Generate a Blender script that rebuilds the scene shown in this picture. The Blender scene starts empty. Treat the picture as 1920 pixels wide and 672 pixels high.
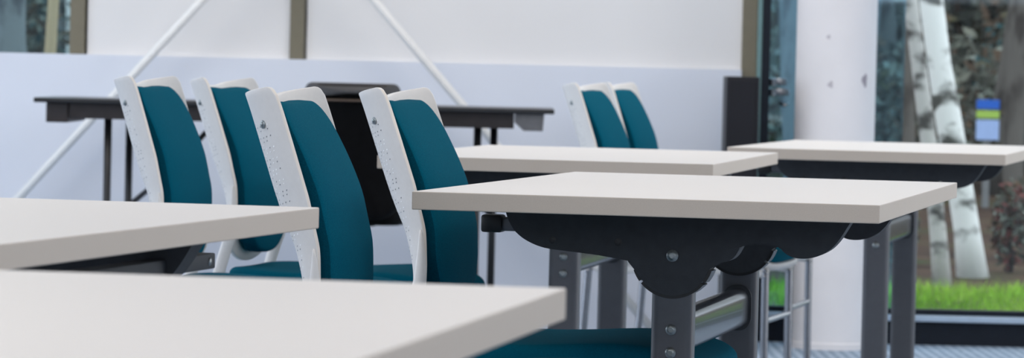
import bpy, bmesh, math, random
from mathutils import Vector, Matrix

random.seed(11)
col = bpy.context.scene.collection
PI = math.pi

# ------------------------------------------------------------------ materials
def nodes_of(name):
    m = bpy.data.materials.new(name)
    m.use_nodes = True
    nt = m.node_tree
    return m, nt, nt.nodes['Principled BSDF']

def mat(name, c, rough=.5, metal=0., vary=.06, scale=40., bump=0., bscale=300., spec=.5, sheen=0., coat=0., stretch=(1, 1, 1), detail=4.):
    m, nt, b = nodes_of(name)
    tc = nt.nodes.new('ShaderNodeTexCoord')
    mp = nt.nodes.new('ShaderNodeMapping')
    mp.inputs['Scale'].default_value = stretch
    nt.links.new(tc.outputs['Object'], mp.inputs['Vector'])
    n = nt.nodes.new('ShaderNodeTexNoise')
    n.inputs['Scale'].default_value = scale
    n.inputs['Detail'].default_value = detail
    nt.links.new(mp.outputs['Vector'], n.inputs['Vector'])
    r = nt.nodes.new('ShaderNodeValToRGB')
    r.color_ramp.elements[0].position = .3
    r.color_ramp.elements[1].position = .7
    r.color_ramp.elements[0].color = tuple(x * (1 - vary) for x in c) + (1,)
    r.color_ramp.elements[1].color = tuple(min(1, x * (1 + vary)) for x in c) + (1,)
    nt.links.new(n.outputs['Fac'], r.inputs['Fac'])
    nt.links.new(r.outputs['Color'], b.inputs['Base Color'])
    b.inputs['Roughness'].default_value = rough
    b.inputs['Metallic'].default_value = metal
    b.inputs['Specular IOR Level'].default_value = spec
    b.inputs['Sheen Weight'].default_value = sheen
    b.inputs['Coat Weight'].default_value = coat
    if bump:
        n2 = nt.nodes.new('ShaderNodeTexNoise')
        n2.inputs['Scale'].default_value = bscale
        n2.inputs['Detail'].default_value = 3
        nt.links.new(mp.outputs['Vector'], n2.inputs['Vector'])
        bp = nt.nodes.new('ShaderNodeBump')
        bp.inputs['Strength'].default_value = bump
        bp.inputs['Distance'].default_value = .002
        nt.links.new(n2.outputs['Fac'], bp.inputs['Height'])
        nt.links.new(bp.outputs['Normal'], b.inputs['Normal'])
    return m

def thin_glass(name, tint, refl=.08):
    m, nt, b = nodes_of(name)
    nt.nodes.remove(b)
    out = nt.nodes['Material Output']
    tr = nt.nodes.new('ShaderNodeBsdfTransparent')
    tr.inputs['Color'].default_value = tint + (1,)
    gl = nt.nodes.new('ShaderNodeBsdfGlossy')
    gl.inputs['Roughness'].default_value = .02
    gl.inputs['Color'].default_value = (.8, .93, 1, 1)
    lw = nt.nodes.new('ShaderNodeLayerWeight')
    lw.inputs['Blend'].default_value = .12
    ma = nt.nodes.new('ShaderNodeMath')
    ma.operation = 'ADD'
    ma.inputs[1].default_value = refl
    nt.links.new(lw.outputs['Fresnel'], ma.inputs[0])
    mx = nt.nodes.new('ShaderNodeMixShader')
    nt.links.new(ma.outputs[0], mx.inputs[0])
    nt.links.new(tr.outputs[0], mx.inputs[1])
    nt.links.new(gl.outputs[0], mx.inputs[2])
    nt.links.new(mx.outputs[0], out.inputs['Surface'])
    return m

def bark(name, base, dark, zs=14., thr=.56, scale=5., side=None):
    m, nt, b = nodes_of(name)
    tc = nt.nodes.new('ShaderNodeTexCoord')
    mp = nt.nodes.new('ShaderNodeMapping')
    mp.inputs['Scale'].default_value = (1, 1, zs / scale)
    nt.links.new(tc.outputs['Object'], mp.inputs['Vector'])
    n = nt.nodes.new('ShaderNodeTexNoise')
    n.inputs['Scale'].default_value = scale
    n.inputs['Detail'].default_value = 5
    nt.links.new(mp.outputs['Vector'], n.inputs['Vector'])
    r = nt.nodes.new('ShaderNodeValToRGB')
    r.color_ramp.elements[0].position = thr
    r.color_ramp.elements[0].color = base + (1,)
    r.color_ramp.elements[1].position = thr + .12
    r.color_ramp.elements[1].color = dark + (1,)
    nt.links.new(n.outputs['Fac'], r.inputs['Fac'])
    nt.links.new(r.outputs['Color'], b.inputs['Base Color'])
    b.inputs['Roughness'].default_value = 1
    b.inputs['Specular IOR Level'].default_value = .05
    return m

def leafy(name, cols, scale=2.5):
    m, nt, b = nodes_of(name)
    tc = nt.nodes.new('ShaderNodeTexCoord')
    n = nt.nodes.new('ShaderNodeTexNoise')
    n.inputs['Scale'].default_value = scale
    n.inputs['Detail'].default_value = 6
    nt.links.new(tc.outputs['Object'], n.inputs['Vector'])
    r = nt.nodes.new('ShaderNodeValToRGB')
    cr = r.color_ramp
    for i, c in enumerate(cols):
        p = .3 + .4 * i / (len(cols) - 1)
        e = cr.elements[i] if i < 2 else cr.elements.new(p)
        e.position = p
        e.color = c + (1,)
    nt.links.new(n.outputs['Fac'], r.inputs['Fac'])
    nt.links.new(r.outputs['Color'], b.inputs['Base Color'])
    b.inputs['Roughness'].default_value = 1
    b.inputs['Specular IOR Level'].default_value = .05
    return m

def carpet(name):
    m, nt, b = nodes_of(name)
    tc = nt.nodes.new('ShaderNodeTexCoord')
    w = nt.nodes.new('ShaderNodeTexWave')
    w.inputs['Scale'].default_value = 9
    w.inputs['Distortion'].default_value = 3
    w.inputs['Detail'].default_value = 4
    w.inputs['Detail Scale'].default_value = 3
    nt.links.new(tc.outputs['Object'], w.inputs['Vector'])
    r = nt.nodes.new('ShaderNodeValToRGB')
    r.color_ramp.elements[0].color = (.20, .27, .36, 1)
    r.color_ramp.elements[1].color = (.42, .50, .60, 1)
    nt.links.new(w.outputs['Fac'], r.inputs['Fac'])
    nt.links.new(r.outputs['Color'], b.inputs['Base Color'])
    b.inputs['Roughness'].default_value = .95
    return m

M = {}
M['laminate'] = mat('white_laminate', (.80, .760, .722), .45, vary=.012, scale=260, spec=.35)
M['edge'] = mat('laminate_edge', (.60, .515, .435), .5, vary=.03, scale=500, spec=.3)
M['charcoal'] = mat('charcoal_coated_steel', (.036, .039, .045), .6, vary=.1, scale=60, bump=.15, bscale=900, spec=.35)
M['grey_steel'] = mat('grey_painted_steel', (.085, .088, .100), .42, vary=.05, scale=50, bump=.08, bscale=900)
M['gloss_grey'] = mat('glossy_grey_beam', (.05, .054, .064), .22, vary=.05, scale=40, spec=.5, coat=.15)
M['black'] = mat('black_plastic', (.008, .008, .009), .35, vary=.1)
M['chrome'] = mat('chrome', (.30, .30, .315), .22, 1., vary=.04)
M['zinc'] = mat('zinc_screw', (.27, .29, .29), .35, 1., vary=.15, scale=300)
M['shell'] = mat('white_plastic_shell', (.79, .76, .73), .42, vary=.015, scale=120, bump=.1, bscale=700)
M['shell_rim'] = mat('cream_shell_rim', (.80, .73, .65), .5, vary=.02, scale=100)
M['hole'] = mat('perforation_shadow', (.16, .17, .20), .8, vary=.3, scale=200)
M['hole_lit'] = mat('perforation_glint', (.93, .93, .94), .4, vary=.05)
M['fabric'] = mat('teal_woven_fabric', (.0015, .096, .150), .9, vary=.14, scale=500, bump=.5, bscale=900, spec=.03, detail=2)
M['fabric_shaded'] = mat('teal_fabric_shaded', (.001, .056, .090), .9, vary=.14, scale=500, bump=.5, bscale=900, spec=.03, detail=2)  # same teal darkened: shade of the cushion sides put into the colour
M['wall_up'] = mat('white_panel', (.80, .79, .79), .6, vary=.012, scale=3)
M['wall_low'] = mat('white_blue_panel', (.72, .755, .84), .55, vary=.015, scale=3)
M['olive'] = mat('olive_mullion', (.185, .165, .115), .5, vary=.04)
M['frame_dark'] = mat('dark_window_frame', (.010, .014, .022), .5, vary=.1, spec=.2)
M['sill'] = mat('pale_blue_sill', (.42, .52, .64), .35, vary=.04)
M['column'] = mat('painted_column', (.79, .765, .775), .75, vary=.035, scale=5, bump=.2, bscale=60)
M['pole'] = mat('white_steel_tube', (.90, .89, .87), .4, vary=.02)
M['cabinet'] = mat('dark_charcoal_cabinet', (.011, .011, .015), .45, vary=.12, scale=6, spec=.25)
M['blackwood'] = mat('black_table_top', (.012, .012, .014), .3, vary=.15)
M['darkbrown'] = mat('dark_brown_apron', (.022, .015, .015), .5, vary=.2, scale=30)
M['greyend'] = mat('grey_end_panel', (.16, .155, .16), .4, vary=.12, scale=30)
M['leather'] = mat('black_leather', (.003, .003, .0035), .6, vary=.2, bump=.2, bscale=120, spec=.06)
M['leather_lit'] = mat('black_leather_lit', (.045, .043, .045), .5, vary=.12)  # black leather catching light at the backrest top, painted as grey
M['brownband'] = mat('brown_trim_band', (.075, .05, .036), .5, vary=.1)
M['ceiling'] = mat('ceiling_white', (.85, .85, .85), .8, vary=.01)
M['wall_rear'] = mat('grey_rear_wall', (.62, .60, .58), .8)
M['carpet'] = carpet('blue_grey_carpet')
M['glass'] = thin_glass('clear_glass', (.96, .98, .98), .02)
M['glass_blue'] = thin_glass('blue_tinted_glass', (.68, .90, 1.0), .08)
M['glass_teal'] = thin_glass('teal_tinted_glass', (.78, .90, .93), .04)
M['glass_edge'] = mat('green_glass_edge', (.20, .36, .37), .2, vary=.05)
M['birch'] = bark('birch_bark', (.86, .88, .86), (.10, .10, .09), 9, .53, 6)
M['birch_grey'] = bark('grey_birch_bark', (.58, .57, .55), (.09, .085, .08), 10, .50, 6)
M['brownbark'] = bark('brown_bark', (.14, .13, .118), (.06, .052, .047), 3, .5, 9)
M['greybark'] = bark('grey_bark', (.24, .25, .255), (.10, .10, .11), 4, .5, 8)
M['tanbark'] = bark('tan_bark', (.62, .44, .27), (.30, .20, .12), 3, .55, 6)
M['soil'] = leafy('leaf_litter', [(.035, .024, .018), (.085, .055, .038), (.045, .055, .025)], 1.7)
M['grass'] = leafy('grass_green', [(.12, .30, .025), (.28, .56, .05), (.48, .72, .12)], 1.6)
M['fol_a'] = leafy('foliage_grey_green', [(.09, .10, .08), (.23, .235, .19), (.38, .38, .33)], 1.6)
M['fol_b'] = leafy('foliage_brown', [(.035, .028, .02), (.12, .085, .06), (.08, .10, .045)], 2.0)
M['fol_c'] = leafy('foliage_blue_green', [(.01, .04, .045), (.03, .09, .10), (.08, .17, .18)], 1.5)
M['leaf_dark'] = leafy('leaf_dark', [(.035, .04, .032), (.08, .084, .068), (.12, .12, .10)], 3)
M['leaf_light'] = leafy('leaf_light', [(.13, .15, .12), (.25, .28, .24), (.38, .42, .39)], 3)
M['fol_red'] = leafy('foliage_red', [(.08, .035, .03), (.18, .075, .07), (.26, .16, .13)], 5)
M['fol_yellow'] = leafy('foliage_yellow', [(.08, .10, .02), (.22, .26, .06), (.32, .34, .14)], 5)
M['sign_blue'] = mat('sign_blue', (.012, .13, .62), .5, vary=.05)
M['sign_yellow'] = mat('sign_yellow_green', (.40, .62, .10), .5, vary=.05)
M['sign_pale'] = mat('sign_pale_blue', (.40, .55, .90), .5, vary=.05)
M['tube_light'] = mat('light_housing', (.8, .8, .8), .5)

# ------------------------------------------------------------------ mesh helpers
def obj(name, bm, mats, parent=None, smooth=False, angle=None):
    me = bpy.data.meshes.new(name)
    bmesh.ops.recalc_face_normals(bm, faces=bm.faces)
    bm.to_mesh(me)
    bm.free()
    for m in (mats if isinstance(mats, (list, tuple)) else [mats]):
        me.materials.append(m)
    if smooth or angle is not None:
        me.polygons.foreach_set('use_smooth', [True] * len(me.polygons))
        if angle is not None:
            me.set_sharp_from_angle(angle=math.radians(angle))
    o = bpy.data.objects.new(name, me)
    col.objects.link(o)
    if parent is not None:
        o.parent = parent
    return o

def thing(name, label, cat, loc=(0, 0, 0), rz=0., group=None):
    o = bpy.data.objects.new(name, None)
    o.empty_display_size = .1
    col.objects.link(o)
    o.location = loc
    o.rotation_euler = (0, 0, rz)
    return tag(o, label, cat, group)

def tag(o, label, cat, group=None, kind=None):
    o['label'] = label
    o['category'] = cat
    if group:
        o['group'] = group
    if kind:
        o['kind'] = kind
    return o

def struct(name, bm, mats, parent=None, label=None, cat=None, **kw):
    o = obj(name, bm, mats, parent, **kw)
    if parent is None:
        o['kind'] = 'structure'
        if label:
            o['label'] = label
            o['category'] = cat
    return o

def box(bm, lo, hi, bevel=0., seg=2, mi=0):
    lo, hi = Vector(lo), Vector(hi)
    r = bmesh.ops.create_cube(bm, size=1.)
    vs = r['verts']
    c, s = (lo + hi) / 2, hi - lo
    for v in vs:
        v.co = Vector((v.co.x * s.x, v.co.y * s.y, v.co.z * s.z)) + c
    fs = list({f for v in vs for f in v.link_faces})
    for f in fs:
        f.material_index = mi
    if bevel:
        es = list({e for v in vs for e in v.link_edges})
        rr = bmesh.ops.bevel(bm, geom=es, offset=bevel, segments=seg, profile=.5, affect='EDGES')
        for f in rr['faces']:
            f.material_index = mi
    return bm

def frames(path):
    """parallel-transported frames along a path"""
    n = len(path)
    tans = []
    for i in range(n):
        a, b = path[max(i - 1, 0)], path[min(i + 1, n - 1)]
        tans.append((b - a).normalized())
    up = Vector((0, 1, 0)) if abs(tans[0].y) < .9 else Vector((1, 0, 0))
    out = []
    for t in tans:
        s = t.cross(up).normalized()
        up = s.cross(t).normalized()
        out.append((s, up))
    return out

def tube(bm, pts, rad, n=12, mi=0, caps=True):
    """tube along pts; rad: number, list of numbers, or list of (side, up) pairs"""
    pts = [Vector(p) for p in pts]
    fr = frames(pts)
    rings = []
    for i, (p, (s, u)) in enumerate(zip(pts, fr)):
        r = rad[i] if isinstance(rad, list) else rad
        a, b = r if isinstance(r, tuple) else (r, r)
        rings.append([bm.verts.new(p + s * (a * math.cos(2 * PI * k / n)) + u * (b * math.sin(2 * PI * k / n))) for k in range(n)])
    for A, B in zip(rings, rings[1:]):
        for k in range(n):
            f = bm.faces.new((A[k], A[(k + 1) % n], B[(k + 1) % n], B[k]))
            f.material_index = mi
    if caps:
        for R in (rings[0], rings[-1]):
            bm.faces.new(R).material_index = mi
    return bm

def spline(pts, n=8):
    """Catmull-Rom through the points"""
    P = [Vector(p) for p in pts]
    P = [P[0] * 2 - P[1]] + P + [P[-1] * 2 - P[-2]]
    out = []
    for i in range(1, len(P) - 2):
        for k in range(n):
            t = k / n
            a, b, c, d = P[i - 1:i + 3]
            out.append(.5 * ((2 * b) + (c - a) * t + (2 * a - 5 * b + 4 * c - d) * t * t + (3 * b - a - 3 * c + d) * t ** 3))
    out.append(P[-2])
    return out

def prism(bm, outline, y0, y1, mi=0, bevel=0.):
    """outline of (x, z) points extruded along y"""
    A = [bm.verts.new((x, y0, z)) for x, z in outline]
    B = [bm.verts.new((x, y1, z)) for x, z in outline]
    n = len(A)
    fs = [bm.faces.new(A), bm.faces.new(B[::-1])]
    for k in range(n):
        fs.append(bm.faces.new((A[k], B[k], B[(k + 1) % n], A[(k + 1) % n])))
    for f in fs:
        f.material_index = mi
    if bevel:
        es = list(fs[0].edges) + list(fs[1].edges)
        bmesh.ops.bevel(bm, geom=es, offset=bevel, segments=2, profile=.5, affect='EDGES')
    return bm

def disc_y(bm, c, r, depth, n=16, dome=.0, mi=0, ex=1.):
    """a low cylinder whose axis is y, its face towards -y; optional domed face"""
    x, y, z = c
    prof = [(r, 0), (r, -depth), (r * .75, -depth - dome * .6), (r * .4, -depth - dome)]
    rings = [[bm.verts.new((x + ex * q * math.cos(2 * PI * k / n), y + d, z + q * math.sin(2 * PI * k / n))) for k in range(n)] for q, d in prof]
    for A, B in zip(rings, rings[1:]):
        for k in range(n):
            bm.faces.new((A[k], A[(k + 1) % n], B[(k + 1) % n], B[k])).material_index = mi
    bm.faces.new(rings[-1]).material_index = mi
    bm.faces.new(rings[0][::-1]).material_index = mi
    return bm

def lathe(bm, prof, c=(0, 0, 0), n=32, mi=0):
    rings = [[bm.verts.new((c[0] + r * math.cos(2 * PI * k / n), c[1] + r * math.sin(2 * PI * k / n), c[2] + z)) for k in range(n)] for r, z in prof]
    for A, B in zip(rings, rings[1:]):
        for k in range(n):
            bm.faces.new((A[k], A[(k + 1) % n], B[(k + 1) % n], B[k])).material_index = mi
    bm.faces.new(rings[0][::-1]).material_index = mi
    bm.faces.new(rings[-1]).material_index = mi
    return bm

def rrect(w, h, r, n=8):
    """rounded rectangle outline centred on the origin; r = one radius or four (++, -+, --, +-)"""
    rs = r if isinstance(r, (tuple, list)) else (r,) * 4
    out = []
    for q, (sx, sy) in enumerate(((1, 1), (-1, 1), (-1, -1), (1, -1))):
        R = rs[q]
        for k in range(n + 1):
            a = PI / 2 * (q + k / n)
            out.append((sx * (w / 2 - R) + R * math.cos(a), sy * (h / 2 - R) + R * math.sin(a)))
    return out

def densify(outline, step):
    out = []
    for (ax, ay), (bx, by) in zip(outline, outline[1:] + outline[:1]):
        n = max(1, int(math.hypot(bx - ax, by - ay) / step))
        out += [(ax + (bx - ax) * k / n, ay + (by - ay) * k / n) for k in range(n)]
    return out

def pad(bm, outline, layers, place, fill=9):
    """cushion from an outline: layers = [(inset, height)]; place(u, v, h) -> point; then concentric rings to the centre"""
    def inset(d):
        n = len(outline)
        out = []
        for i, (x, y) in enumerate(outline):
            (ax, ay), (bx, by) = outline[i - 1], outline[(i + 1) % n]
            tx, ty = bx - ax, by - ay
            L = math.hypot(tx, ty) or 1
            out.append((x - ty / L * d, y + tx / L * d))
        return out
    rings = []
    for d, h in layers:
        rings.append([bm.verts.new(place(x, y, h)) for x, y in inset(d)])
    d, h = layers[-1]
    last = inset(d)
    cx = sum(p[0] for p in last) / len(last)
    cy = sum(p[1] for p in last) / len(last)
    for k in range(1, fill):
        s = 1 - k / fill
        rings.append([bm.verts.new(place(cx + (x - cx) * s, cy + (y - cy) * s, h)) for x, y in last])
    n = len(outline)
    for A, B in zip(rings, rings[1:]):
        for k in range(n):
            bm.faces.new((A[k], A[(k + 1) % n], B[(k + 1) % n], B[k]))
    c = bm.verts.new(place(cx, cy, h))
    for k in range(n):
        bm.faces.new((rings[-1][k], rings[-1][(k + 1) % n], c))
    back = [rings[0]]
    d, h = layers[0]
    first = inset(d)
    bx = sum(p[0] for p in first) / n
    by = sum(p[1] for p in first) / n
    for k in range(1, fill):
        s = 1 - k / fill
        back.append([bm.verts.new(place(bx + (x - bx) * s, by + (y - by) * s, h)) for x, y in first])
    for A, B in zip(back, back[1:]):
        for k in range(n):
            bm.faces.new((A[k], B[k], B[(k + 1) % n], A[(k + 1) % n]))
    c = bm.verts.new(place(bx, by, h))
    for k in range(n):
        bm.faces.new((back[-1][(k + 1) % n], back[-1][k], c))
    return bm

def children(o):
    return [c for c in bpy.data.objects if c.parent == o]

def copy_tree(o, parent=None):
    c = o.copy()
    col.objects.link(c)
    if parent is not None:
        c.parent = parent
    for ch in children(o):
        copy_tree(ch, c)
    return c

def interp(z, tab):
    for (a, x), (b, y) in zip(tab, tab[1:]):
        if z <= b:
            t = max(0, (z - a) / (b - a))
            t = t
            return x + (y - x) * t
    return tab[-1][1]

# ------------------------------------------------------------------ conference chair (faces local +x)
PROF = [(.47, -.020), (.49, -.014), (.52, -.007), (.56, -.0015), (.60, .0005), (.616, .0), (.644, -.0007), (.663, -.0022), (.682, -.007),
        (.7315, -.0185), (.7485, -.0239), (.811, -.0439), (.857, -.0589), (.891, -.0712), (.93, -.086)]
def prof(z):
    return (interp(z - .008, PROF) + interp(z, PROF) * 2 + interp(z + .008, PROF)) / 4

HW, ANG = .19, math.radians(66)
def wing(z):                                           # how far the side wings reach forward
    t = min(1, max(0, (z - .56) / .19))
    return .023 + .038 * t * t * (3 - 2 * t)
def section(u, z):
    """u in [-1, 1] across the back: (forward, lateral, normal) on the shell's rear surface"""
    D = wing(z)
    R = D / (1 - math.cos(ANG))
    flat = HW - R * math.sin(ANG)
    tot = flat + R * ANG
    s = abs(u) * tot
    if s <= flat:
        f, l, a = 0, s, 0
    else:
        a = (s - flat) / R
        f, l = R * (1 - math.cos(a)), flat + R * math.sin(a)
    sg = 1 if u >= 0 else -1
    return prof(z) - D + f, sg * l, (-math.cos(a), sg * math.sin(a))

def shell_z(u, v):
    top = .8755 + .017 * max(0, (min(1, abs(u) / .95) - .25) / .75) ** 1.25
    bot = .492 + .058 * abs(u) ** 2
    t = max(0, (abs(u) - .945) / .055)
    top -= .013 * (1 - math.sqrt(max(0, 1 - t * t)))
    t2 = max(0, (abs(u) - .80) / .20)
    bot += .028 * (1 - math.sqrt(max(0, 1 - t2 * t2)))
    return bot + (top - bot) * v

def shell_pt(u, v, off=0.):
    z = shell_z(u, v)
    f, l, n = section(u, z)
    return Vector((f + n[0] * off, l + n[1] * off, z))

def make_chair():
    root = thing('conference_chair', '', 'chair')
    # back shell: a thin U-shaped moulding, its wings reaching forward
    bm = bmesh.new()
    us = [math.sin(PI / 2 * (-1 + 2 * i / 56)) for i in range(57)]
    us = [(.45 * (-1 + 2 * i / 56) + .55 * us[i]) for i in range(57)]
    NV = 40
    T = .0095
    g = {}
    for i, u in enumerate(us):
        for j in range(NV + 1):
            g[0, i, j] = bm.verts.new(shell_pt(u, j / NV))
            g[1, i, j] = bm.verts.new(shell_pt(u, j / NV, -T))
    for i in range(56):
        for j in range(NV):
            bm.faces.new((g[0, i, j], g[0, i + 1, j], g[0, i + 1, j + 1], g[0, i, j + 1]))
            bm.faces.new((g[1, i, j], g[1, i, j + 1], g[1, i + 1, j + 1], g[1, i + 1, j]))
        for j in (0, NV):
            bm.faces.new((g[0, i, j], g[1, i, j], g[1, i + 1, j], g[0, i + 1, j]))
    for j in range(NV):
        for i in (0, 56):
            bm.faces.new((g[0, i, j], g[0, i, j + 1], g[1, i, j + 1], g[1, i, j]))
    bmesh.ops.recalc_face_normals(bm, faces=bm.faces)
    for v0, v1 in [(g[0, i, j], g[1, i, j]) for i in (0, 56) for j in range(NV + 1)]:
        for f in v0.link_faces:
            if v1 in f.verts:
                f.material_index = 3
    es = [e for e in bm.edges if len(e.link_faces) == 2 and e.calc_face_angle() > math.radians(55)]
    bmesh.ops.bevel(bm, geom=es, offset=.0014, segments=2, profile=.5, affect='EDGES', clamp_overlap=True)
    bmesh.ops.recalc_face_normals(bm, faces=bm.faces)
    # perforations over the rear surface, in slanting clusters of three
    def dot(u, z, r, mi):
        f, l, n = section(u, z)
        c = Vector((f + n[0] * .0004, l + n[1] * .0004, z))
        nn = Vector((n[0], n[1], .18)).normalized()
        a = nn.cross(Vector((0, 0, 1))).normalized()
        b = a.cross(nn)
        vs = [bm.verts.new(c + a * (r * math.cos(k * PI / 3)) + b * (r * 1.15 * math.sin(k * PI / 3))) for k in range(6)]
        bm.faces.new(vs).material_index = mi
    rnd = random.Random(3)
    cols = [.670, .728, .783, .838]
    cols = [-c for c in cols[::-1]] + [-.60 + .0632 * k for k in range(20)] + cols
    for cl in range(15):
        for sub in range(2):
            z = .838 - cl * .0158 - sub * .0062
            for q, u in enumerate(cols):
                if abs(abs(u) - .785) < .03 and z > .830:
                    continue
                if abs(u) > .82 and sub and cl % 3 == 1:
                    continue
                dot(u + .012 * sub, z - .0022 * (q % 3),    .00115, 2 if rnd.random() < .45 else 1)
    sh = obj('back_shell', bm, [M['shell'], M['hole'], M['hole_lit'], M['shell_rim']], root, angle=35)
    for s in (-1, 1):
        b = bmesh.new()
        disc_y(b, (0, 0, 0), .0066, .0015, 16, .0015)
        disc_y(b, (0, -.0025, 0), .0038, .0012, 6, .0008)
        u = s * .785
        z = .838
        f, l, n = section(u, z)
        bo = obj('bolt', b, M['zinc'], sh, angle=40)
        d = Vector((n[0], n[1], 0)).normalized()
        bo.location = Vector((f, l, z)) - d * .0005
        bo.rotation_euler = (0, 0, math.atan2(d.y, d.x) + PI / 2)
    # back cushion
    bm = bmesh.new()
    zc, hh, ww = .690, .356, .334
    out = densify(rrect(ww, hh, (.060, .060, .110, .110), 12), .012)
    def place(u, v, h):
        z = zc + v
        q = min(1, abs(u) / (ww / 2))
        dip = .007 * q ** 2 * (v / hh + .5) + .045 * q ** 2 * max(0, .3 - (v / hh + .5)) / .3
        D = wing(z)
        R = D / (1 - math.cos(ANG))
        l = max(0, abs(u) - (HW - R * math.sin(ANG)))
        fwd = R - math.sqrt(max(1e-9, R * R - l * l))
        back = prof(z) - D + fwd + .0125
        e = min(1, max(0, (.880 - z) / .17))
        e = e * (2 - e)
        front = prof(z) - .012 + .0305 * e + (.006 + .007 * e) * (1 - q ** 3)
        return Vector((back + (front - back) * h, u, z + dip))
    lay = [(.006, 0), (.0, .12), (-.001, .45), (.0, .84)]
    for k in range(1, 6):
        a = PI / 2 * k / 5
        lay.append((.011 * (1 - math.cos(a)), .84 + .14 * math.sin(a)))
    lay += [(.022, 1.0), (.040, 1.01)]
    pad(bm, out, lay, place, 12)
    no = len(out)
    bm.verts.index_update()
    bm.verts.ensure_lookup_table()
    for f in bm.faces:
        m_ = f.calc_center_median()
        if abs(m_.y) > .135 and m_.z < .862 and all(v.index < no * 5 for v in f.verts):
            f.material_index = 1  # side strip takes the darker teal, its shade painted in
    obj('back_cushion', bm, [M['fabric'], M['fabric_shaded']], root, smooth=True)
    # seat: white shell underneath, teal pad on top with a waterfall front
    sx0, sx1, sw = -.030, .476, .45
    cx, L = (sx0 + sx1) / 2, sx1 - sx0
    def seat_z(x, y):
        t = max(0, (x - .30) / .19)
        return -.030 * t * t - .010 * math.exp(-((x - .15) / .13) ** 2) + .006 * (abs(y) / .22) ** 2
    bm = bmesh.new()
    out = densify(rrect(L, sw, (.09, .12, .12, .09), 10), .02)
    lay = [(.015, .0), (.0, .010), (-.002, .022), (.0, .034)]
    for k in range(1, 6):
        a = PI / 2 * k / 5
        lay.append((.018 * (1 - math.cos(a)), .034 + .016 * math.sin(a)))
    lay += [(.04, .0515), (.07, .052)]
    pad(bm, out, lay, lambda u, v, h: Vector((cx + u, v, .434 + h + seat_z(cx + u, v) * (.6 + .4 * h / .05))))
    obj('seat_cushion', bm, M['fabric'], root, smooth=True)
    bm = bmesh.new()
    out = densify(rrect(L + .012, sw + .012, (.09, .12, .12, .09), 10), .02)
    lay = [(.045, -.012), (.018, -.008), (.006, .0), (.0, .008), (.001, .013), (.008, .014)]
    pad(bm, out, lay, lambda u, v, h: Vector((cx + u, v, .426 + h + seat_z(cx + u, v) * .6 - .002)))
    obj('seat_shell', bm, M['shell'], root, smooth=True)
    # side arms: from under the seat up to a point on the back shell's wing
    for s in (-1, 1):
        bm = bmesh.new()
        y = s * .187
        path = spline([(.460, y, .398), (.36, y, .404), (.16, y, .402), (.02, y, .398), (-.030, y, .418), (-.034, y * 1.02, .462), (-.020, y * 1.03, .515),
                       (-.006, y * 1.03, .565), (-.0035, y * 1.025, .615), (-.006, y * 1.02, .660)], 6)
        n = len(path)
        rad = []
        for i in range(n):
            t = i / (n - 1)
            a = .013 if t < .72 else .013 * (1 - (t - .72) / .28) ** .8 + .0012
            rad.append((a, min(a, .009) if t < .72 else .0095 * (1 - (t - .72) / .28) ** .5 + .001))
        tube(bm, path, rad, 14)
        obj('side_arm', bm, M['shell'], root, smooth=True)
    # legs: chrome tubes, front upright and rear splayed, two screws at each top
    for s in (-1, 1):
        for fr in (True, False):
            y = s * .190
            bm = bmesh.new()
            pts = [(.452, y, .402), (.453, y, .2), (.456, y, .012)] if fr else [(-.026, y, .41), (-.040, y, .2), (-.062, y, .012)]
            tube(bm, pts, .0105, 14)
            lg = obj('leg', bm, M['chrome'], root, angle=40)
            x, _, z0 = pts[-1]
            bm = bmesh.new()
            lathe(bm, [(.011, 0), (.0135, .001), (.0135, .010), (.012, .016)], (x, y, 0), 14)
            obj('foot_cap', bm, M['black'], lg, angle=40)
            x = pts[0][0]
            bm = bmesh.new()
            for dz in (.008, -.010):
                disc_y(bm, (x - (.002 if dz < 0 and not fr else 0), y - .011, .400 + dz), .006, .002, 10, .002)
            obj('screw', bm, M['chrome'], lg, angle=40)
    bm = bmesh.new()
    tube(bm, [(.4525, -.190, .272), (.4525, 0, .272), (.4525, .190, .272)], .008, 12)
    obj('stretcher', bm, M['chrome'], root, angle=40)
    return root

def lean_back(root, lean):
    for ch in children(root):
        if ch.name.split('.')[0] in ('back_shell', 'back_cushion'):
            ch.rotation_euler = (0, -lean, 0)
            ch.location = (.65 * lean, 0, 0)

chair_spots = [
    (-.251, 6.028, -.139, .004, 'teal padded chair with white perforated back, large and sharp, behind corner of left table'),
    (-.106, 6.795, -.188, .021, 'teal padded chair with white back tucked in at left edge of central table'),
    (-.669, 8.295, -.164, -.014, 'leftmost teal chair with white back, in front of black table end'),
    (-.550, 8.867, -.225, .012, 'second teal chair from the left, its white frame seen below the left table edge'),
    (.281, 10.998, -.236, .008, 'nearer of two small distant teal chairs, its white perforated side showing, before white wall'),
    (.379, 11.597, -.218, -.005, 'farther of two small distant teal chairs, half hidden behind its twin, by white wall'),
]
proto = make_chair()
chairs = [proto] + [copy_tree(proto) for _ in chair_spots[1:]]
for o, (x, y, a, ln, lab) in zip(chairs, chair_spots):
    o.location = (x, y, 0)
    o.rotation_euler = (0, 0, a)
    tag(o, lab, 'chair', 'teal conference chairs with white backs')
    lean_back(o, ln)

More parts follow.
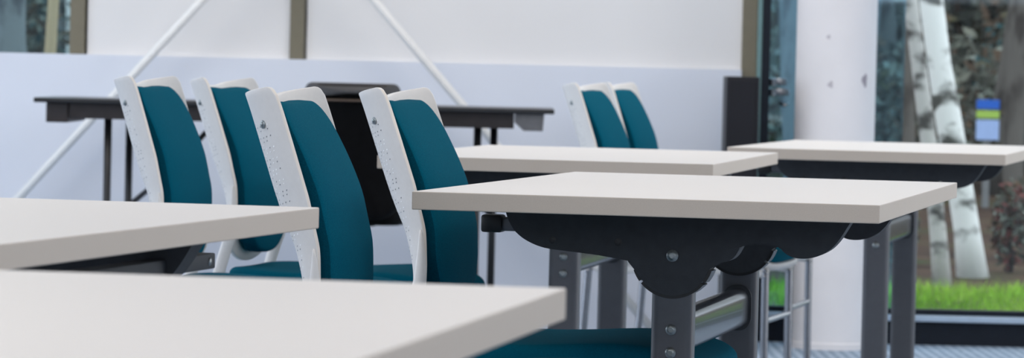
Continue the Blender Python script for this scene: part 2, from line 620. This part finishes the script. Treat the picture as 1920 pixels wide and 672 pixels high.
# ------------------------------------------------------------------ flip-top tables (local x across .70, y along 1.40, origin at the front-left corner)
TW, TL, TH, TT = .70, 1.40, .74, .0275
def bracket_outline():
    left = [(-.268, .7125), (-.262, .693), (-.2525, .676), (-.243, .6665), (-.231, .6585), (-.212, .6505), (-.189, .646), (-.125, .640), (-.080, .6335), (-.068, .6315)]
    pts = [(p.x, p.z) for p in spline([(a, 0, b) for a, b in left], 4)]
    for k in range(0, 25):
        a = math.radians(-157 + (143) * k / 24)
        pts.append((.060 * math.cos(a), .640 + .060 * math.sin(a)))
    right = [(.070, .632), (.0885, .637), (.098, .645), (.104, .655), (.112, .663), (.160, .664), (.171, .655), (.180, .6485), (.192, .6445), (.207, .6440), (.222, .6468), (.235, .6525), (.246, .660),
            (.256, .671), (.264, .683), (.272, .6965), (.282, .7125)]
    pts += [(p.x, p.z) for p in spline([(a, 0, b) for a, b in right], 4)]
    return pts

def make_table():
    root = thing('flip_top_table', '', 'table')
    bm = bmesh.new()
    box(bm, (0, 0, TH - TT), (TW, TL, TH), .0016, 2)
    for f in bm.faces:
        f.material_index = 0 if f.normal.z > .6 else 1
    obj('table_top', bm, [M['laminate'], M['edge']], root)
    cx = TW / 2
    for d in (.33, 1.10):
        bm = bmesh.new()
        prism(bm, [(cx + x, z) for x, z in bracket_outline()], d - .026, d + .026, bevel=.002)
        br = obj('bracket', bm, M['charcoal'], root, angle=30)
        bm = bmesh.new()
        for a0, a1 in ((-160, -143), (-139, -41), (-37, -18)):
            ring = []
            n = 16
            for r in (.054, .0648):
                row = [math.radians(a0 + (a1 - a0) * k / n) for k in range(n + 1)]
                if r > .06:
                    row = row[::-1]
                ring += [(cx + r * math.cos(a), .640 + r * math.sin(a)) for a in row]
            prism(bm, ring, d - .0248, d + .0248)
        obj('pivot_ring', bm, M['black'], br, angle=30)
        for x, z, r in ((-.190, .6605, .0055), (-.086, .6605, .006), (0, .642, .0095)):
            bm = bmesh.new()
            if r > .008:
                disc_y(bm, (cx + x, d - .026, z), r, .003, 18, .003)
                disc_y(bm, (cx + x, d - .0315, z), r * .45, .0012, 6)
            else:
                disc_y(bm, (cx + x, d - .026, z), r, .0006, 14, .0004)
                disc_y(bm, (cx + x, d - .0268, z), r * .4, .0006, 6)
            obj('screw', bm, M['zinc'] if r > .008 else M['black'], br, angle=40)
        bm = bmesh.new()
        lo = [(x, y) for x, y in rrect(.066, .044, .013, 6)]
        A = [bm.verts.new((cx + x, d + y, .055)) for x, y in lo]
        B = [bm.verts.new((cx + x, d + y, .640)) for x, y in lo]
        n = len(A)
        for k in range(n):
            bm.faces.new((A[k], A[(k + 1) % n], B[(k + 1) % n], B[k]))
        bm.faces.new(A[::-1])
        bm.faces.new(B)
        lg = obj('leg', bm, M['grey_steel'], root, angle=50)
        for z in (.5265, .4905):
            bm = bmesh.new()
            disc_y(bm, (cx, d - .022, z), .0085, .0025, 18, .003)
            disc_y(bm, (cx, d - .0268, z), .0042, .0012, 6)
            obj('bolt', bm, M['zinc'], lg, angle=40)
        # foot bar across the width, with a glide at each end
        bm = bmesh.new()
        prism(bm, [(cx - .31, .018), (cx + .31, .018), (cx + .31, .036), (cx + .05, .068), (cx - .05, .068), (cx - .31, .036)], d - .025, d + .025, bevel=.006)
        ft = obj('foot', bm, M['grey_steel'], root, angle=35)
        for s in (-1, 1):
            bm = bmesh.new()
            lathe(bm, [(.020, 0), (.022, .003), (.022, .012), (.008, .020)], (cx + s * .285, d, 0), 18)
            obj('glide', bm, M['black'], ft, angle=40)
    # glossy beam joining the two columns
    bm = bmesh.new()
    lo = rrect(.040, .068, .017, 6)
    A = [bm.verts.new((cx + x, .33 + .018, .520 + z)) for x, z in lo]
    B = [bm.verts.new((cx + x, 1.10 - .018, .520 + z)) for x, z in lo]
    n = len(A)
    for k in range(n):
        bm.faces.new((A[k], A[(k + 1) % n], B[(k + 1) % n], B[k]))
    cb = obj('cross_beam', bm, M['gloss_grey'], root, angle=60)
    for y0, y1 in ((.352, .3585), (1.0715, 1.078)):
        bm = bmesh.new()
        prism(bm, [(cx + x, .520 + z) for x, z in rrect(.050, .080, .022, 6)], y0, y1, bevel=.001)
        obj('end_collar', bm, M['charcoal'], cb, angle=40)
    # tilt-release lever with a black grip, just behind the first bracket
    bm = bmesh.new()
    box(bm, (.055, .405, .668), (cx - .1, .432, .690), .005)
    lv = obj('release_lever', bm, M['grey_steel'], root, angle=40)
    bm = bmesh.new()
    box(bm, (.026, .400, .6655), (.060, .437, .6935), .004)
    obj('grip', bm, M['black'], lv, angle=40)
    return root

def table_at(o, fl, yaw, label):
    o.location = (fl[0], fl[1], 0)
    o.rotation_euler = (0, 0, yaw)
    tag(o, label, 'table', 'white topped flip tables')

tp = make_table()
tables = [tp] + [copy_tree(tp) for _ in range(4)]
table_at(tables[0], (-.149, 6.052), -.18911, 'central sharp white flip-top table on grey twin columns with dark scalloped bracket')
table_at(tables[1], (-.2804, 8.393), -.15919, 'white flip-top table directly behind the central one, partly hidden by its top')
table_at(tables[2], (.5413, 10.2276), -.19199, 'farthest white flip-top table at right by the glass, green reflected in its beam')
table_at(tables[3], (-1.224, 4.056), -.20783, 'white flip-top table cut by the left frame edge, one corner before the teal chairs')
table_at(tables[4], (-.864, 2.212), -.1591, 'nearest blurred white table filling the bottom left of the picture')
# a dark rail runs along the right underside of the left table and ends in a bolt
bm = bmesh.new()
box(bm, (.562, .12, .6615), (.592, 1.292, .6815), .002)
rl = obj('under_rail', bm, M['charcoal'], tables[3], angle=40)
bm = bmesh.new()
r0 = bmesh.ops.create_uvsphere(bm, u_segments=12, v_segments=8, radius=.0055)
bmesh.ops.scale(bm, vec=(.5, 1, 1), verts=r0['verts'])
bmesh.ops.translate(bm, vec=(.592, 1.265, .6715), verts=r0['verts'])
obj('bolt', bm, M['zinc'], rl, smooth=True)

# ------------------------------------------------------------------ room shell
WY = 14.02                                            # plane of the end wall
bm = bmesh.new()
box(bm, (-7, -3, -.10), (7, WY + .2, 0))
struct('floor', bm, M['carpet'], label='blue grey streaked carpet floor', cat='floor')
bm = bmesh.new()
box(bm, (-7, -3, 3.0), (7, WY + .3, 3.1))
struct('ceiling', bm, M['ceiling'], label='white ceiling', cat='ceiling')
bm = bmesh.new()
box(bm, (-7, WY, 0), (.785, WY + .16, .938))
struct('wall_back', bm, M['wall_low'], label='pale blue white lower end wall up to the ledge line', cat='wall')
def upper(x0, x1, lab):
    bm = bmesh.new()
    box(bm, (x0, WY + .035, .938), (x1, WY + .12, 3.0))
    return bm
bm = upper(-1.482, -.772, '')
struct('wall_back_panel', bm, M['wall_up'], label='white upper wall panel between the two left olive mullions', cat='wall')
bm = upper(-.722, .785, '')
struct('wall_back_panel', bm, M['wall_up'], label='wide white upper wall panel crossed by the right diagonal tube', cat='wall')
bm = upper(-7, -3.4, '')
struct('wall_back_panel', bm, M['wall_up'], label='white upper wall panel left of the high window', cat='wall')
for k, (x0, x1, z0, lab) in enumerate(((-1.534, -1.482, .938, 'olive mullion at the right of the high left window'), (-.772, -.722, .938, 'olive mullion between white panels'),
                                   (.785, .838, 0, 'olive mullion beside the glass door'), (-3.45, -3.4, .938, 'olive mullion at the left of the high window'))):
    bm = bmesh.new()
    box(bm, (x0, WY + .02, z0), (x1, WY + .14, 3.0), .003)
    struct('trim_%d' % (k + 1), bm, M['olive'], label=lab, cat='mullion')
bm = bmesh.new()
box(bm, (-3.4, WY + .07, .938), (-1.534, WY + .082, 3.0))
struct('window_1', bm, M['glass_teal'], label='high window at the left with trees outside', cat='window')

bm = bmesh.new()
box(bm, (-7, -3.1, 0), (7, -3, 1.5))
struct('wall_rear', bm, M['wall_rear'], label='white wall behind the viewpoint', cat='wall')
bm = bmesh.new()
box(bm, (-7.1, -3, 0), (-7, WY, .938))
struct('wall_left', bm, M['wall_low'], label='low white wall under the left windows', cat='wall')

bm = bmesh.new()
box(bm, (-7.1, -3, 2.8), (-7, WY, 3.0))
struct('wall_left', bm, M['wall_up'], label='white wall above the left windows', cat='wall')
bm = bmesh.new()
box(bm, (7, -3, 0), (7.1, WY + .1, .938))
struct('wall_right', bm, M['wall_up'], label='low white wall at the far right', cat='wall')

bm = bmesh.new()
box(bm, (7, -3, .938), (7.1, 5.5, 3.0))  # added out of view to cut sky light on the near table edge
struct('wall_right', bm, M['wall_up'], label='unseen white wall added at the near right to block daylight', cat='wall')

# glass end of the room: dark jamb, blue tinted glass door, clear glazing, low frame and sill
bm = bmesh.new()
box(bm, (.838, WY + .01, 0), (.853, WY + .10, 3.0))
struct('trim_5', bm, M['glass_edge'], label='green glass edge beside the black jamb', cat='trim')
bm = bmesh.new()
box(bm, (.853, WY - .03, 0), (.880, WY + .12, 3.0), .002)
struct('trim_6', bm, M['frame_dark'], label='black jamb of the glass door', cat='trim')
bm = bmesh.new()
box(bm, (.880, WY + .05, .10), (1.352, WY + .062, 2.98))
dr = struct('door_1', bm, M['glass_blue'], label='blue tinted glass door behind the white column', cat='door')
bm = bmesh.new()
for zz in (.862, .898):
    lathe(bm, [(.004, -.026), (.015, -.024), (.016, 0), (.015, .0), (.004, .002)], (.893, WY + .012, zz + .012), 16)
box(bm, (.893, WY + .02, .852), (.955, WY + .075, .876), .004)
box(bm, (.893, WY + .02, .888), (.945, WY + .075, .912), .004)
struct('hinge', bm, M['chrome'], dr, angle=40)
bm = bmesh.new()
tube(bm, [(.925, WY + .02, .826), (.938, WY + .005, .818), (.950, WY + .02, .826)], .006, 8)
struct('latch', bm, M['chrome'], dr, smooth=True)
bm = bmesh.new()
box(bm, (1.352, WY + .05, .10), (7.0, WY + .062, 2.98))
w2 = struct('window_2', bm, M['glass'], label='large clear window looking out to birch trees', cat='window')
bm = bmesh.new()
box(bm, (.886, WY - .005, 0), (7.0, WY + .11, .082), .003)
struct('bottom_frame', bm, M['frame_dark'], w2)
bm = bmesh.new()
box(bm, (.886, WY - .035, .082), (7.0, WY + .05, .102), .003)
struct('window_sill', bm, M['sill'], w2)
bm = bmesh.new()
box(bm, (.880, WY + .03, .1025), (7.0, WY + .075, .121))
struct('gasket', bm, M['frame_dark'], w2)
for x in (4.6,):
    bm = bmesh.new()
    box(bm, (x, WY + .02, .10), (x + .05, WY + .1, 3.0), .003)
    struct('mullion', bm, M['frame_dark'], w2)

# round column with scuffs
bm = bmesh.new()
CX, CY, CR = 1.090, 13.76, .136
lathe(bm, [(CR + .004, 0), (CR + .004, .02), (CR, .024), (CR, 1.0), (CR, 2.0), (CR, 3.0)], (CX, CY, 0), 64)
c = struct('column', bm, M['column'], angle=40)
tag(c, 'round white painted column with faint scuffs beside the glass door', 'column', kind='structure')
def scuff(ang, z, w, h):
    bm = bmesh.new()
    n = 14
    pts = []
    for k in range(n):
        t = 2 * PI * k / n
        rr = 1 + .25 * math.sin(3 * t + z * 40)
        a = ang + w / CR * math.cos(t) * rr
        pts.append(bm.verts.new((CX + (CR + .0006) * math.cos(a), CY + (CR + .0006) * math.sin(a), z + h * math.sin(t) * rr)))
    bm.faces.new(pts)
    obj('scuff_mark', bm, M['scuff'], c)
M['scuff'] = mat('scuff_grey', (.50, .47, .50), .8, vary=.15, scale=80)
M['scuff_dark'] = mat('scuff_dark', (.34, .31, .35), .8, vary=.2, scale=80)
scuff(-PI / 2 - .28, 1.055, .007, .007)
scuff(-PI / 2 - .20, .895, .009, .011)
M['scuff'] = M['scuff_dark']
scuff(-PI / 2 + .72, .912, .012, .022)

# diagonal white bracing tubes in front of the end wall
def brace(p, q, lab):
    bm = bmesh.new()
    tube(bm, [p, ((p[0] + q[0]) / 2, p[1], (p[2] + q[2]) / 2), q], .0148, 16)
    o = obj('bracing_tube', bm, M['pole'], None, smooth=True)
    tag(o, lab, 'tube', 'diagonal bracing tubes before the end wall')
PYB = 13.93
brace((-2.058, PYB, .02), (-.076, PYB, 2.25), 'white diagonal bracing tube rising to the right behind the left chairs')
brace((.520, PYB - .05, .02), (-1.456, PYB - .05, 2.25), 'white diagonal bracing tube rising to the left behind the middle chair')

# narrow dark cabinet against the wall end
t = thing('narrow_cabinet', 'narrow dark charcoal cabinet standing at the wall end beside the glass door', 'cabinet', (.771, 13.72, 0))
bm = bmesh.new()
box(bm, (-.058, -.12, .03), (.052, .12, .915), .004)
obj('body', bm, M['cabinet'], t)
bm = bmesh.new()
box(bm, (-.052, -.11, 0), (.046, .11, .03))
obj('plinth', bm, M['black'], t)
bm = bmesh.new()
box(bm, (-.052, -.128, .05), (.034, -.1205, .905), .002)
obj('door', bm, M['cabinet'], t)

# ------------------------------------------------------------------ black folding table
TX0, TX1, TY0, TY1, TZ = -1.541, .141, 13.08, 13.68, .795
t = thing('folding_table', 'long black folding table standing along the white end wall', 'table', ((TX0 + TX1) / 2, (TY0 + TY1) / 2, 0))
tx, ty = (TX1 - TX0) / 2, (TY1 - TY0) / 2
bm = bmesh.new()
box(bm, (-tx, -ty, TZ - .016), (tx, ty, TZ), .004)
obj('table_top', bm, M['blackwood'], t)
for s in (-1, 1):
    bm = bmesh.new()
    box(bm, (-tx + .11, s * (ty - .05) - .012, TZ - .066), (tx - .13, s * (ty - .05) + .012, TZ - .016), .002)
    obj('apron', bm, M['darkbrown'], t)
bm = bmesh.new()
box(bm, (-tx + .038, -ty + .03, TZ - .080), (-tx + .108, ty - .03, TZ - .016), .003)
obj('end_block', bm, M['darkbrown'], t)
bm = bmesh.new()
prism(bm, [(tx - .032, TZ - .016), (tx - .128, TZ - .016), (tx - .128, TZ - .045), (tx - .098, TZ - .072), (tx - .036, TZ - .072)], -ty + .03, ty - .03, bevel=.002)
obj('end_block', bm, M['greyend'], t, angle=30)
for x, xb, off in ((-tx + .234, 1, .030), (tx - .247, -1, .051)):
    for k, y in enumerate((-ty + .09, ty - .09)):
        bm = bmesh.new()
        xx = x + (off if k else 0)
        tube(bm, [(xx, y, TZ - .06), (xx, y, .4), (xx, y, .012)], .0125, 12)
        lg = obj('leg', bm, M['black'], t, smooth=True)
        bm = bmesh.new()
        lathe(bm, [(.014, 0), (.016, .002), (.016, .018), (.012, .022)], (xx, y, 0), 12)
        obj('foot_cap', bm, M['black'], lg, angle=40)
    bm = bmesh.new()
    tube(bm, [(x + off, ty - .09, .43), (x + off + xb * .16, 0, .56), (x + off + xb * .33, 0, TZ - .04)], .009, 10)
    obj('brace', bm, M['black'], t, smooth=True)
    bm = bmesh.new()
    tube(bm, [(x, -ty + .09, .16), (x + off / 2, 0, .16), (x + off, ty - .09, .16)], .010, 10)
    obj('stretcher', bm, M['black'], t, smooth=True)

# ------------------------------------------------------------------ black swivel chair seen from behind
t = thing('swivel_chair', 'black leather swivel chair seen from behind at the black folding table', 'chair', (-.490, 12.62, 0))
bm = bmesh.new()
out = rrect(.305, .42, (.05, .05, .07, .07), 8)
lay = [(.012, 0), (.002, .008), (0, .02)] + [(.02 * (1 - math.cos(PI / 2 * k / 5)), .02 + .022 * math.sin(PI / 2 * k / 5)) for k in range(1, 6)]
pad(bm, out, lay, lambda u, v, h: Vector((u, .0 - h - .12 * (v / .42 + .5) ** 2 * .3 - .05 * (1 - (u / .15) ** 2), .655 + v)), 6)
bk = obj('backrest', bm, M['leather'], t, smooth=True)
bm = bmesh.new()
path = [(u, -.121 + .05 * (u / .15) ** 2, .8135) for u in [(-.145 + .29 * k / 16) for k in range(17)]]
tube(bm, path, [(.004, .010)] * 17, 10)
obj('trim_band', bm, M['brownband'], bk, smooth=True)
bm = bmesh.new()
out = rrect(.296, .052, (.024, .024, .004, .004), 6)
pad(bm, out, [(.004, .0), (0, .004), (.0, .010), (.003, .013), (.008, .014)], lambda u, v, h: Vector((u, -.113 - h + .05 * (u / .15) ** 2, .842 + v)), 5)
obj('top_highlight', bm, M['leather_lit'], bk, smooth=True)  # paler strip painting the highlight on the backrest's top bevel
bm = bmesh.new()
out = rrect(.42, .42, .08, 8)
pad(bm, out, [(.01, 0), (0, .012), (0, .04), (.006, .052), (.02, .058)], lambda u, v, h: Vector((u * (.75 if v < 0 else 1), .20 + v, .425 + h)), 5)
obj('seat', bm, M['leather'], t, smooth=True)
bm = bmesh.new()
lathe(bm, [(.03, .09), (.03, .25), (.018, .25), (.018, .41), (.07, .415), (.07, .426)], (0, .20, 0), 20)
obj('gas_column', bm, M['black'], t, angle=40)
bm = bmesh.new()
tube(bm, spline([(0, .16, .41), (0, .0, .405), (0, -.05, .45), (0, -.045, .55)], 5), (.02), 10)
obj('back_bracket', bm, M['black'], t, smooth=True)
for k in range(5):
    a = 2 * PI * k / 5 + .3
    d = Vector((math.cos(a), math.sin(a), 0))
    bm = bmesh.new()
    tube(bm, [Vector((0, .20, .10)) + d * .02, Vector((0, .20, .085)) + d * .14, Vector((0, .20, .065)) + d * .27], [.022, .018, .013], 10)
    lg = obj('base_leg', bm, M['black'], t, smooth=True)
    bm = bmesh.new()
    tube(bm, [Vector((0, .20, .0285)) + d * .27 + Vector((-d.y, d.x, 0)) * s for s in (-.02, -.01, .01, .02)], [.022, .0275, .0275, .022], 16)
    obj('castor', bm, M['black'], lg, angle=40)

# ------------------------------------------------------------------ outside: ground, grass, trees, shrubs, small sign
bm = bmesh.new()
NX, NY = 28, 34
rnd = random.Random(5)
def gz(x, y):
    d = max(0, y - 17.5)
    return .02 + .018 * d + .0006 * d * d
gv = {}
for i in range(NX + 1):
    for j in range(NY + 1):
        x, y = -14 + i, WY + .2 + j
        gv[i, j] = bm.verts.new((x, y, gz(x, y) + rnd.uniform(-.02, .02) * (j > 4)))
for i in range(NX):
    for j in range(NY):
        bm.faces.new((gv[i, j], gv[i + 1, j], gv[i + 1, j + 1], gv[i, j + 1]))
g = obj('ground', bm, M['soil'], None, smooth=True)
g['kind'] = 'structure'
bm = bmesh.new()
for _ in range(40000):
    x, y = rnd.uniform(.3, 7.5), 14.25 + 3.15 * rnd.random()
    h, w, a = rnd.uniform(.025, .085), rnd.uniform(.003, .006), rnd.uniform(0, PI)
    z = gz(x, y) - .02
    dx, dy = math.cos(a) * w, math.sin(a) * w
    lx, ly = rnd.uniform(-.04, .04), rnd.uniform(-.04, .04)
    v = [bm.verts.new((x - dx, y - dy, z)), bm.verts.new((x + dx, y + dy, z)), bm.verts.new((x + lx, y + ly, z + h))]
    bm.faces.new(v)
me = bpy.data.meshes.new('grass')
bm.to_mesh(me)
bm.free()
me.materials.append(M['grass'])
go = bpy.data.objects.new('grass', me)
col.objects.link(go)
tag(go, 'bright green grass strip just outside the large window', 'grass', kind='stuff')

def tree(x, y, r, lean, m, lab, group, ht=5.5, ph=0., name='tree', boughs=True):
    z0 = gz(x, y) - .05
    t = thing(name, lab, 'tree', (x, y, z0), 0, group)
    pts, rad = [], []
    n = 22
    for k in range(n + 1):
        s = k / n
        pts.append((lean * ht * s + r * .35 * math.sin(5 * s * PI + ph), r * .3 * math.sin(4 * s * PI + ph * 2), ht * s))
        rad.append(r * (1.0 - .45 * s) * (1 + .22 * math.exp(-s * 40)) * (1 + .05 * math.sin(k * 2.3 + ph)))
    bm = bmesh.new()
    tube(bm, pts, rad, 14)
    obj('trunk', bm, m, t, smooth=True)
    if boughs:
        for q in range(4):
            k = 10 + q * 3
            p = Vector(pts[k])
            a = ph + q * 2.1
            d = Vector((math.cos(a), math.sin(a), .8))
            bm = bmesh.new()
            tube(bm, spline([p, p + d * .5, p + d * 1.0 + Vector((0, 0, .25)), p + d * 1.5 + Vector((0, 0, .6))], 3), [rad[k] * .4 * (1 - i / 11) + .004 for i in range(10)], 7)
            obj('branch', bm, m, t, smooth=True)
    return t
GB = 'pale birches outside the window'
tree(1.890, 17.55, .036, -.125, M['birch_grey'], 'slimmer pale birch trunk, left one of the leaning pair outside the window', GB, ph=.4)
tree(2.082, 18.20, .060, -.145, M['birch'], 'thicker white birch trunk, right one of the leaning pair outside the window', GB, ph=1.3)
tree(2.170, 22.0, .036, -.01, M['brownbark'], 'dark slim trunk just left of the pale birches', 'dark trunks outside the window', ph=2.)
tree(2.87, 23.0, .060, .01, M['brownbark'], 'thick dark trunk at the right frame edge outside the window', 'dark trunks outside the window', ph=3.)
tree(1.42, 20.0, .110, .02, M['greybark'], 'grey trunk filling the glass door left of the column', 'dark trunks outside the window', ph=.9)
tree(-2.05, 17.4, .027, .07, M['tanbark'], 'tan leaning trunk in the high left window', 'trunks behind the high window', ph=.2)
tree(-2.28, 18.6, .085, 0.0, M['greybark'], 'broad grey trunk in the high left window', 'trunks behind the high window', ph=1.1)
tree(-2.62, 19.5, .035, -.02, M['greybark'], 'thin grey trunk at the left frame edge in the high window', 'trunks behind the high window', ph=2.2)
rw = random.Random(21)
kinds = [('brownbark', 'dark brown woodland trunk far outside'), ('greybark', 'grey woodland trunk far outside'), ('birch', 'pale thin woodland trunk far outside')]
for k in range(64):
    y = rw.uniform(21.5, 38)
    x = rw.uniform(-.22, .22) * y
    if 2.6 < x < 3.2 + (y - 24) * .12 and y < 25 or abs(x / y - .1175) < .011 and y < 25:
        continue
    kk = rw.choice((0, 0, 1, 1, 1, 2))
    tree(x, y, rw.uniform(.05, .14), rw.uniform(-.06, .06), M[kinds[kk][0]], kinds[kk][1], 'far ' + kinds[kk][0] + ' woodland trunks', 7, rw.uniform(0, 6), 'woodland_tree', boughs=False)

def leaves(bm, cx, cy, cz, rx, ry, rz, n, size, rnd):
    for _ in range(n):
        while True:
            p = Vector((rnd.uniform(-1, 1), rnd.uniform(-1, 1), rnd.uniform(-1, 1)))
            if p.length < 1:
                break
        c = Vector((cx + p.x * rx, cy + p.y * ry, cz + p.z * rz))
        a = Vector((rnd.uniform(-1, 1), rnd.uniform(-1, 1), rnd.uniform(-1, 1))).normalized()
        b = a.orthogonal().normalized()
        s = size * rnd.uniform(.6, 1.4)
        f = bm.faces.new([bm.verts.new(c + a * s), bm.verts.new(c + b * s * .5), bm.verts.new(c - a * s), bm.verts.new(c - b * s * .5)])
        f.material_index = rnd.choice((0, 0, 1, 1, 2, 3))

def shrub(x, y, rx, rz, m, n, size, lab, group, rnd):
    z0 = gz(x, y)
    t = thing('shrub', lab, 'shrub', (x, y, z0), 0, group)
    bm = bmesh.new()
    leaves(bm, 0, 0, rz * .95, rx, rx, rz, n, size, rnd)
    obj('foliage', bm, [m, M['leaf_dark'], M['leaf_light'], M['fol_b']], t)
    bm = bmesh.new()
    for q in range(5):
        a = q * 1.3
        tube(bm, [(0, 0, -.03), (math.cos(a) * rx * .3, math.sin(a) * rx * .3, rz * .8), (math.cos(a) * rx * .6, math.sin(a) * rx * .6, rz * 1.6)], [.012, .009, .004], 6)
    obj('stems', bm, M['brownbark'], t, smooth=True)
    return t
sr = random.Random(8)
spots = []
tries = 0
while len(spots) < 46 and tries < 4000:
    tries += 1
    y = sr.uniform(19.2, 36)
    x = sr.uniform(-.19, .19) * y
    rx = sr.uniform(.30, .55) if y < 26 else sr.uniform(.5, .9)
    if any((x - a) ** 2 + (y - b) ** 2 < (rx + c) ** 2 for a, b, c in spots) or abs(x / y - .1183) < .012 + rx / y and y < 24.5 and y > 18:
        continue
    spots.append((x, y, rx))
for k, (x, y, rx) in enumerate(spots):
    kk = k % 3
    lab = ('grey green loose shrub in the woods outside', 'rusty brown bare shrub in the woods outside', 'bluish green shrub in the woods outside')[kk]
    near = y < 26
    shrub(x, y, rx, sr.uniform(.22, .38) if near else sr.uniform(.45, .9), M[('fol_a', 'fol_b', 'fol_c')[kk]], 650 if near else 800, .032 if near else .06, lab,
          ('grey green', 'rusty brown', 'bluish green')[kk] + ' woodland shrubs', sr)
for x, y, rx, rz, m, lab in ((2.31, 18.6, .09, .22, 'fol_red', 'low reddish shrub right of the leaning birches'), (1.76, 18.9, .17, .22, 'fol_yellow', 'low yellow green shrub left of the leaning birches'),
                             (2.52, 19.6, .20, .2, 'fol_b', 'low brown shrub before the thick dark trunk')):
    shrub(x, y, rx, rz, M[m], 420, .022, lab, None, sr)
bm = bmesh.new()
for k in range(60):
    x = -13 + 26 * (k + sr.random()) / 60
    leaves(bm, x, 43 + sr.uniform(-1, 1), 3.0, 1.2, 1.0, 3.4, 900, .15, sr)
wf = obj('woodland_foliage', bm, [M['fol_a'], M['leaf_dark'], M['leaf_light'], M['fol_a']], None)
tag(wf, 'mottled grey green mass of distant woodland foliage', 'foliage', kind='stuff')
bm = bmesh.new()
for k in range(40):
    x = -11 + 22 * (k + sr.random()) / 40
    leaves(bm, x, 40 + sr.uniform(-1, 1), 2.2, 1.0, 1.0, 1.6, 420, .13, sr)
wf = obj('woodland_undergrowth', bm, [M['fol_b'], M['leaf_dark'], M['fol_a'], M['leaf_light']], None)
tag(wf, 'brown mass of distant woodland undergrowth', 'undergrowth', kind='stuff')

sx, sy = 2.845, 24.2
t = thing('notice_sign', 'small blue and pale notice sign on a post among the trees', 'sign', (sx, sy, gz(sx, sy) - .05))
zb = -gz(sx, sy) + .05
for nm, z0, z1, mm in (('blue_panel', .745, .800, 'sign_blue'), ('yellow_band', .690, .735, 'sign_yellow'), ('pale_panel', .56, .680, 'sign_pale')):
    bm = bmesh.new()
    box(bm, (-.068, -.012, z0 + zb), (.068, 0, z1 + zb), .002)
    obj(nm, bm, M[mm], t)
bm = bmesh.new()
box(bm, (-.02, .0, 0), (.02, .03, .78 + zb), .003)
obj('post', bm, M['greybark'], t)

# the left end of the room and the woods sit a touch further left
for o in col.objects:
    if o.parent is None and o.name.split('.')[0] in ('folding_table', 'swivel_chair', 'bracing_tube', 'trim_1', 'trim_2'):
        o.location.x -= .0092
    elif o.parent is None and o.name.split('.')[0] in ('tree', 'shrub', 'woodland_tree', 'notice_sign'):
        o.location.x -= .014

# ------------------------------------------------------------------ light
w = bpy.data.worlds.new('overcast')
bpy.context.scene.world = w
w.use_nodes = True
nt = w.node_tree
bg = nt.nodes['Background']
tc = nt.nodes.new('ShaderNodeTexCoord')
sep = nt.nodes.new('ShaderNodeSeparateXYZ')
nt.links.new(tc.outputs['Generated'], sep.inputs[0])
rp = nt.nodes.new('ShaderNodeValToRGB')
rp.color_ramp.elements[0].position = 0
rp.color_ramp.elements[0].color = (.70, .76, .86, 1)
rp.color_ramp.elements[1].position = .6
rp.color_ramp.elements[1].color = (.86, .92, 1.0, 1)
nt.links.new(sep.outputs['Z'], rp.inputs['Fac'])
nt.links.new(rp.outputs['Color'], bg.inputs['Color'])
bg.inputs['Strength'].default_value = 2.0

def area(name, loc, size, power, colr=(1, 1, 1), rot=(0, 0, 0)):
    L = bpy.data.lights.new(name, 'AREA')
    L.shape = 'RECTANGLE'
    L.size, L.size_y = size
    L.energy = power
    L.color = colr
    o = bpy.data.objects.new(name, L)
    col.objects.link(o)
    o.location = loc
    o.rotation_euler = rot
    return o
for x, y, pw in ((-1.6, 2.5, 14), (1.6, 2.5, 12), (-1.6, 6.0, 10), (1.6, 6.0, 10), (-2.2, 9.5, 10), (1.6, 9.5, 10), (-2.4, 12.0, 16), (.4, 12.0, 14)):
    area('ceiling_light', (x, y, 2.96), (1.6, 1.6), pw * 1.9, (1, .92, .84))

area('side_fill', (6.8, 9.0, 1.9), (4.5, 1.7), 85, (1, .97, .93), (0, PI / 2, 0))  # lamp added out of view at right to brighten the chair back fronts
area('side_fill', (-6.8, 11.0, 1.9), (4.5, 1.7), 75, (.70, .85, 1), (0, -PI / 2, 0))  # blue lamp added out of view to brighten the left end wall

# ------------------------------------------------------------------ camera
cd = bpy.data.cameras.new('camera')
cam = bpy.data.objects.new('camera', cd)
col.objects.link(cam)
p, r = .02767, .02371
rt, dn, fw = Vector((1, 0, 0)), Vector((0, -math.sin(p), -math.cos(p))), Vector((0, math.cos(p), -math.sin(p)))
R = rt * math.cos(r) - dn * math.sin(r)
D = rt * math.sin(r) + dn * math.cos(r)
cam.matrix_world = Matrix(((R.x, -D.x, -fw.x, 0), (R.y, -D.y, -fw.y, 0), (R.z, -D.z, -fw.z, .92929), (0, 0, 0, 1)))
cd.sensor_width = 36
cd.lens = 7599.1 / 1920 * 36
cd.clip_end = 200
cd.dof.use_dof = True
cd.dof.focus_distance = 6.25
cd.dof.aperture_fstop = 13
bpy.context.scene.camera = cam
sc = bpy.context.scene
sc.view_settings.view_transform = 'Standard'
sc.view_settings.look = 'None'
sc.view_settings.exposure = .17
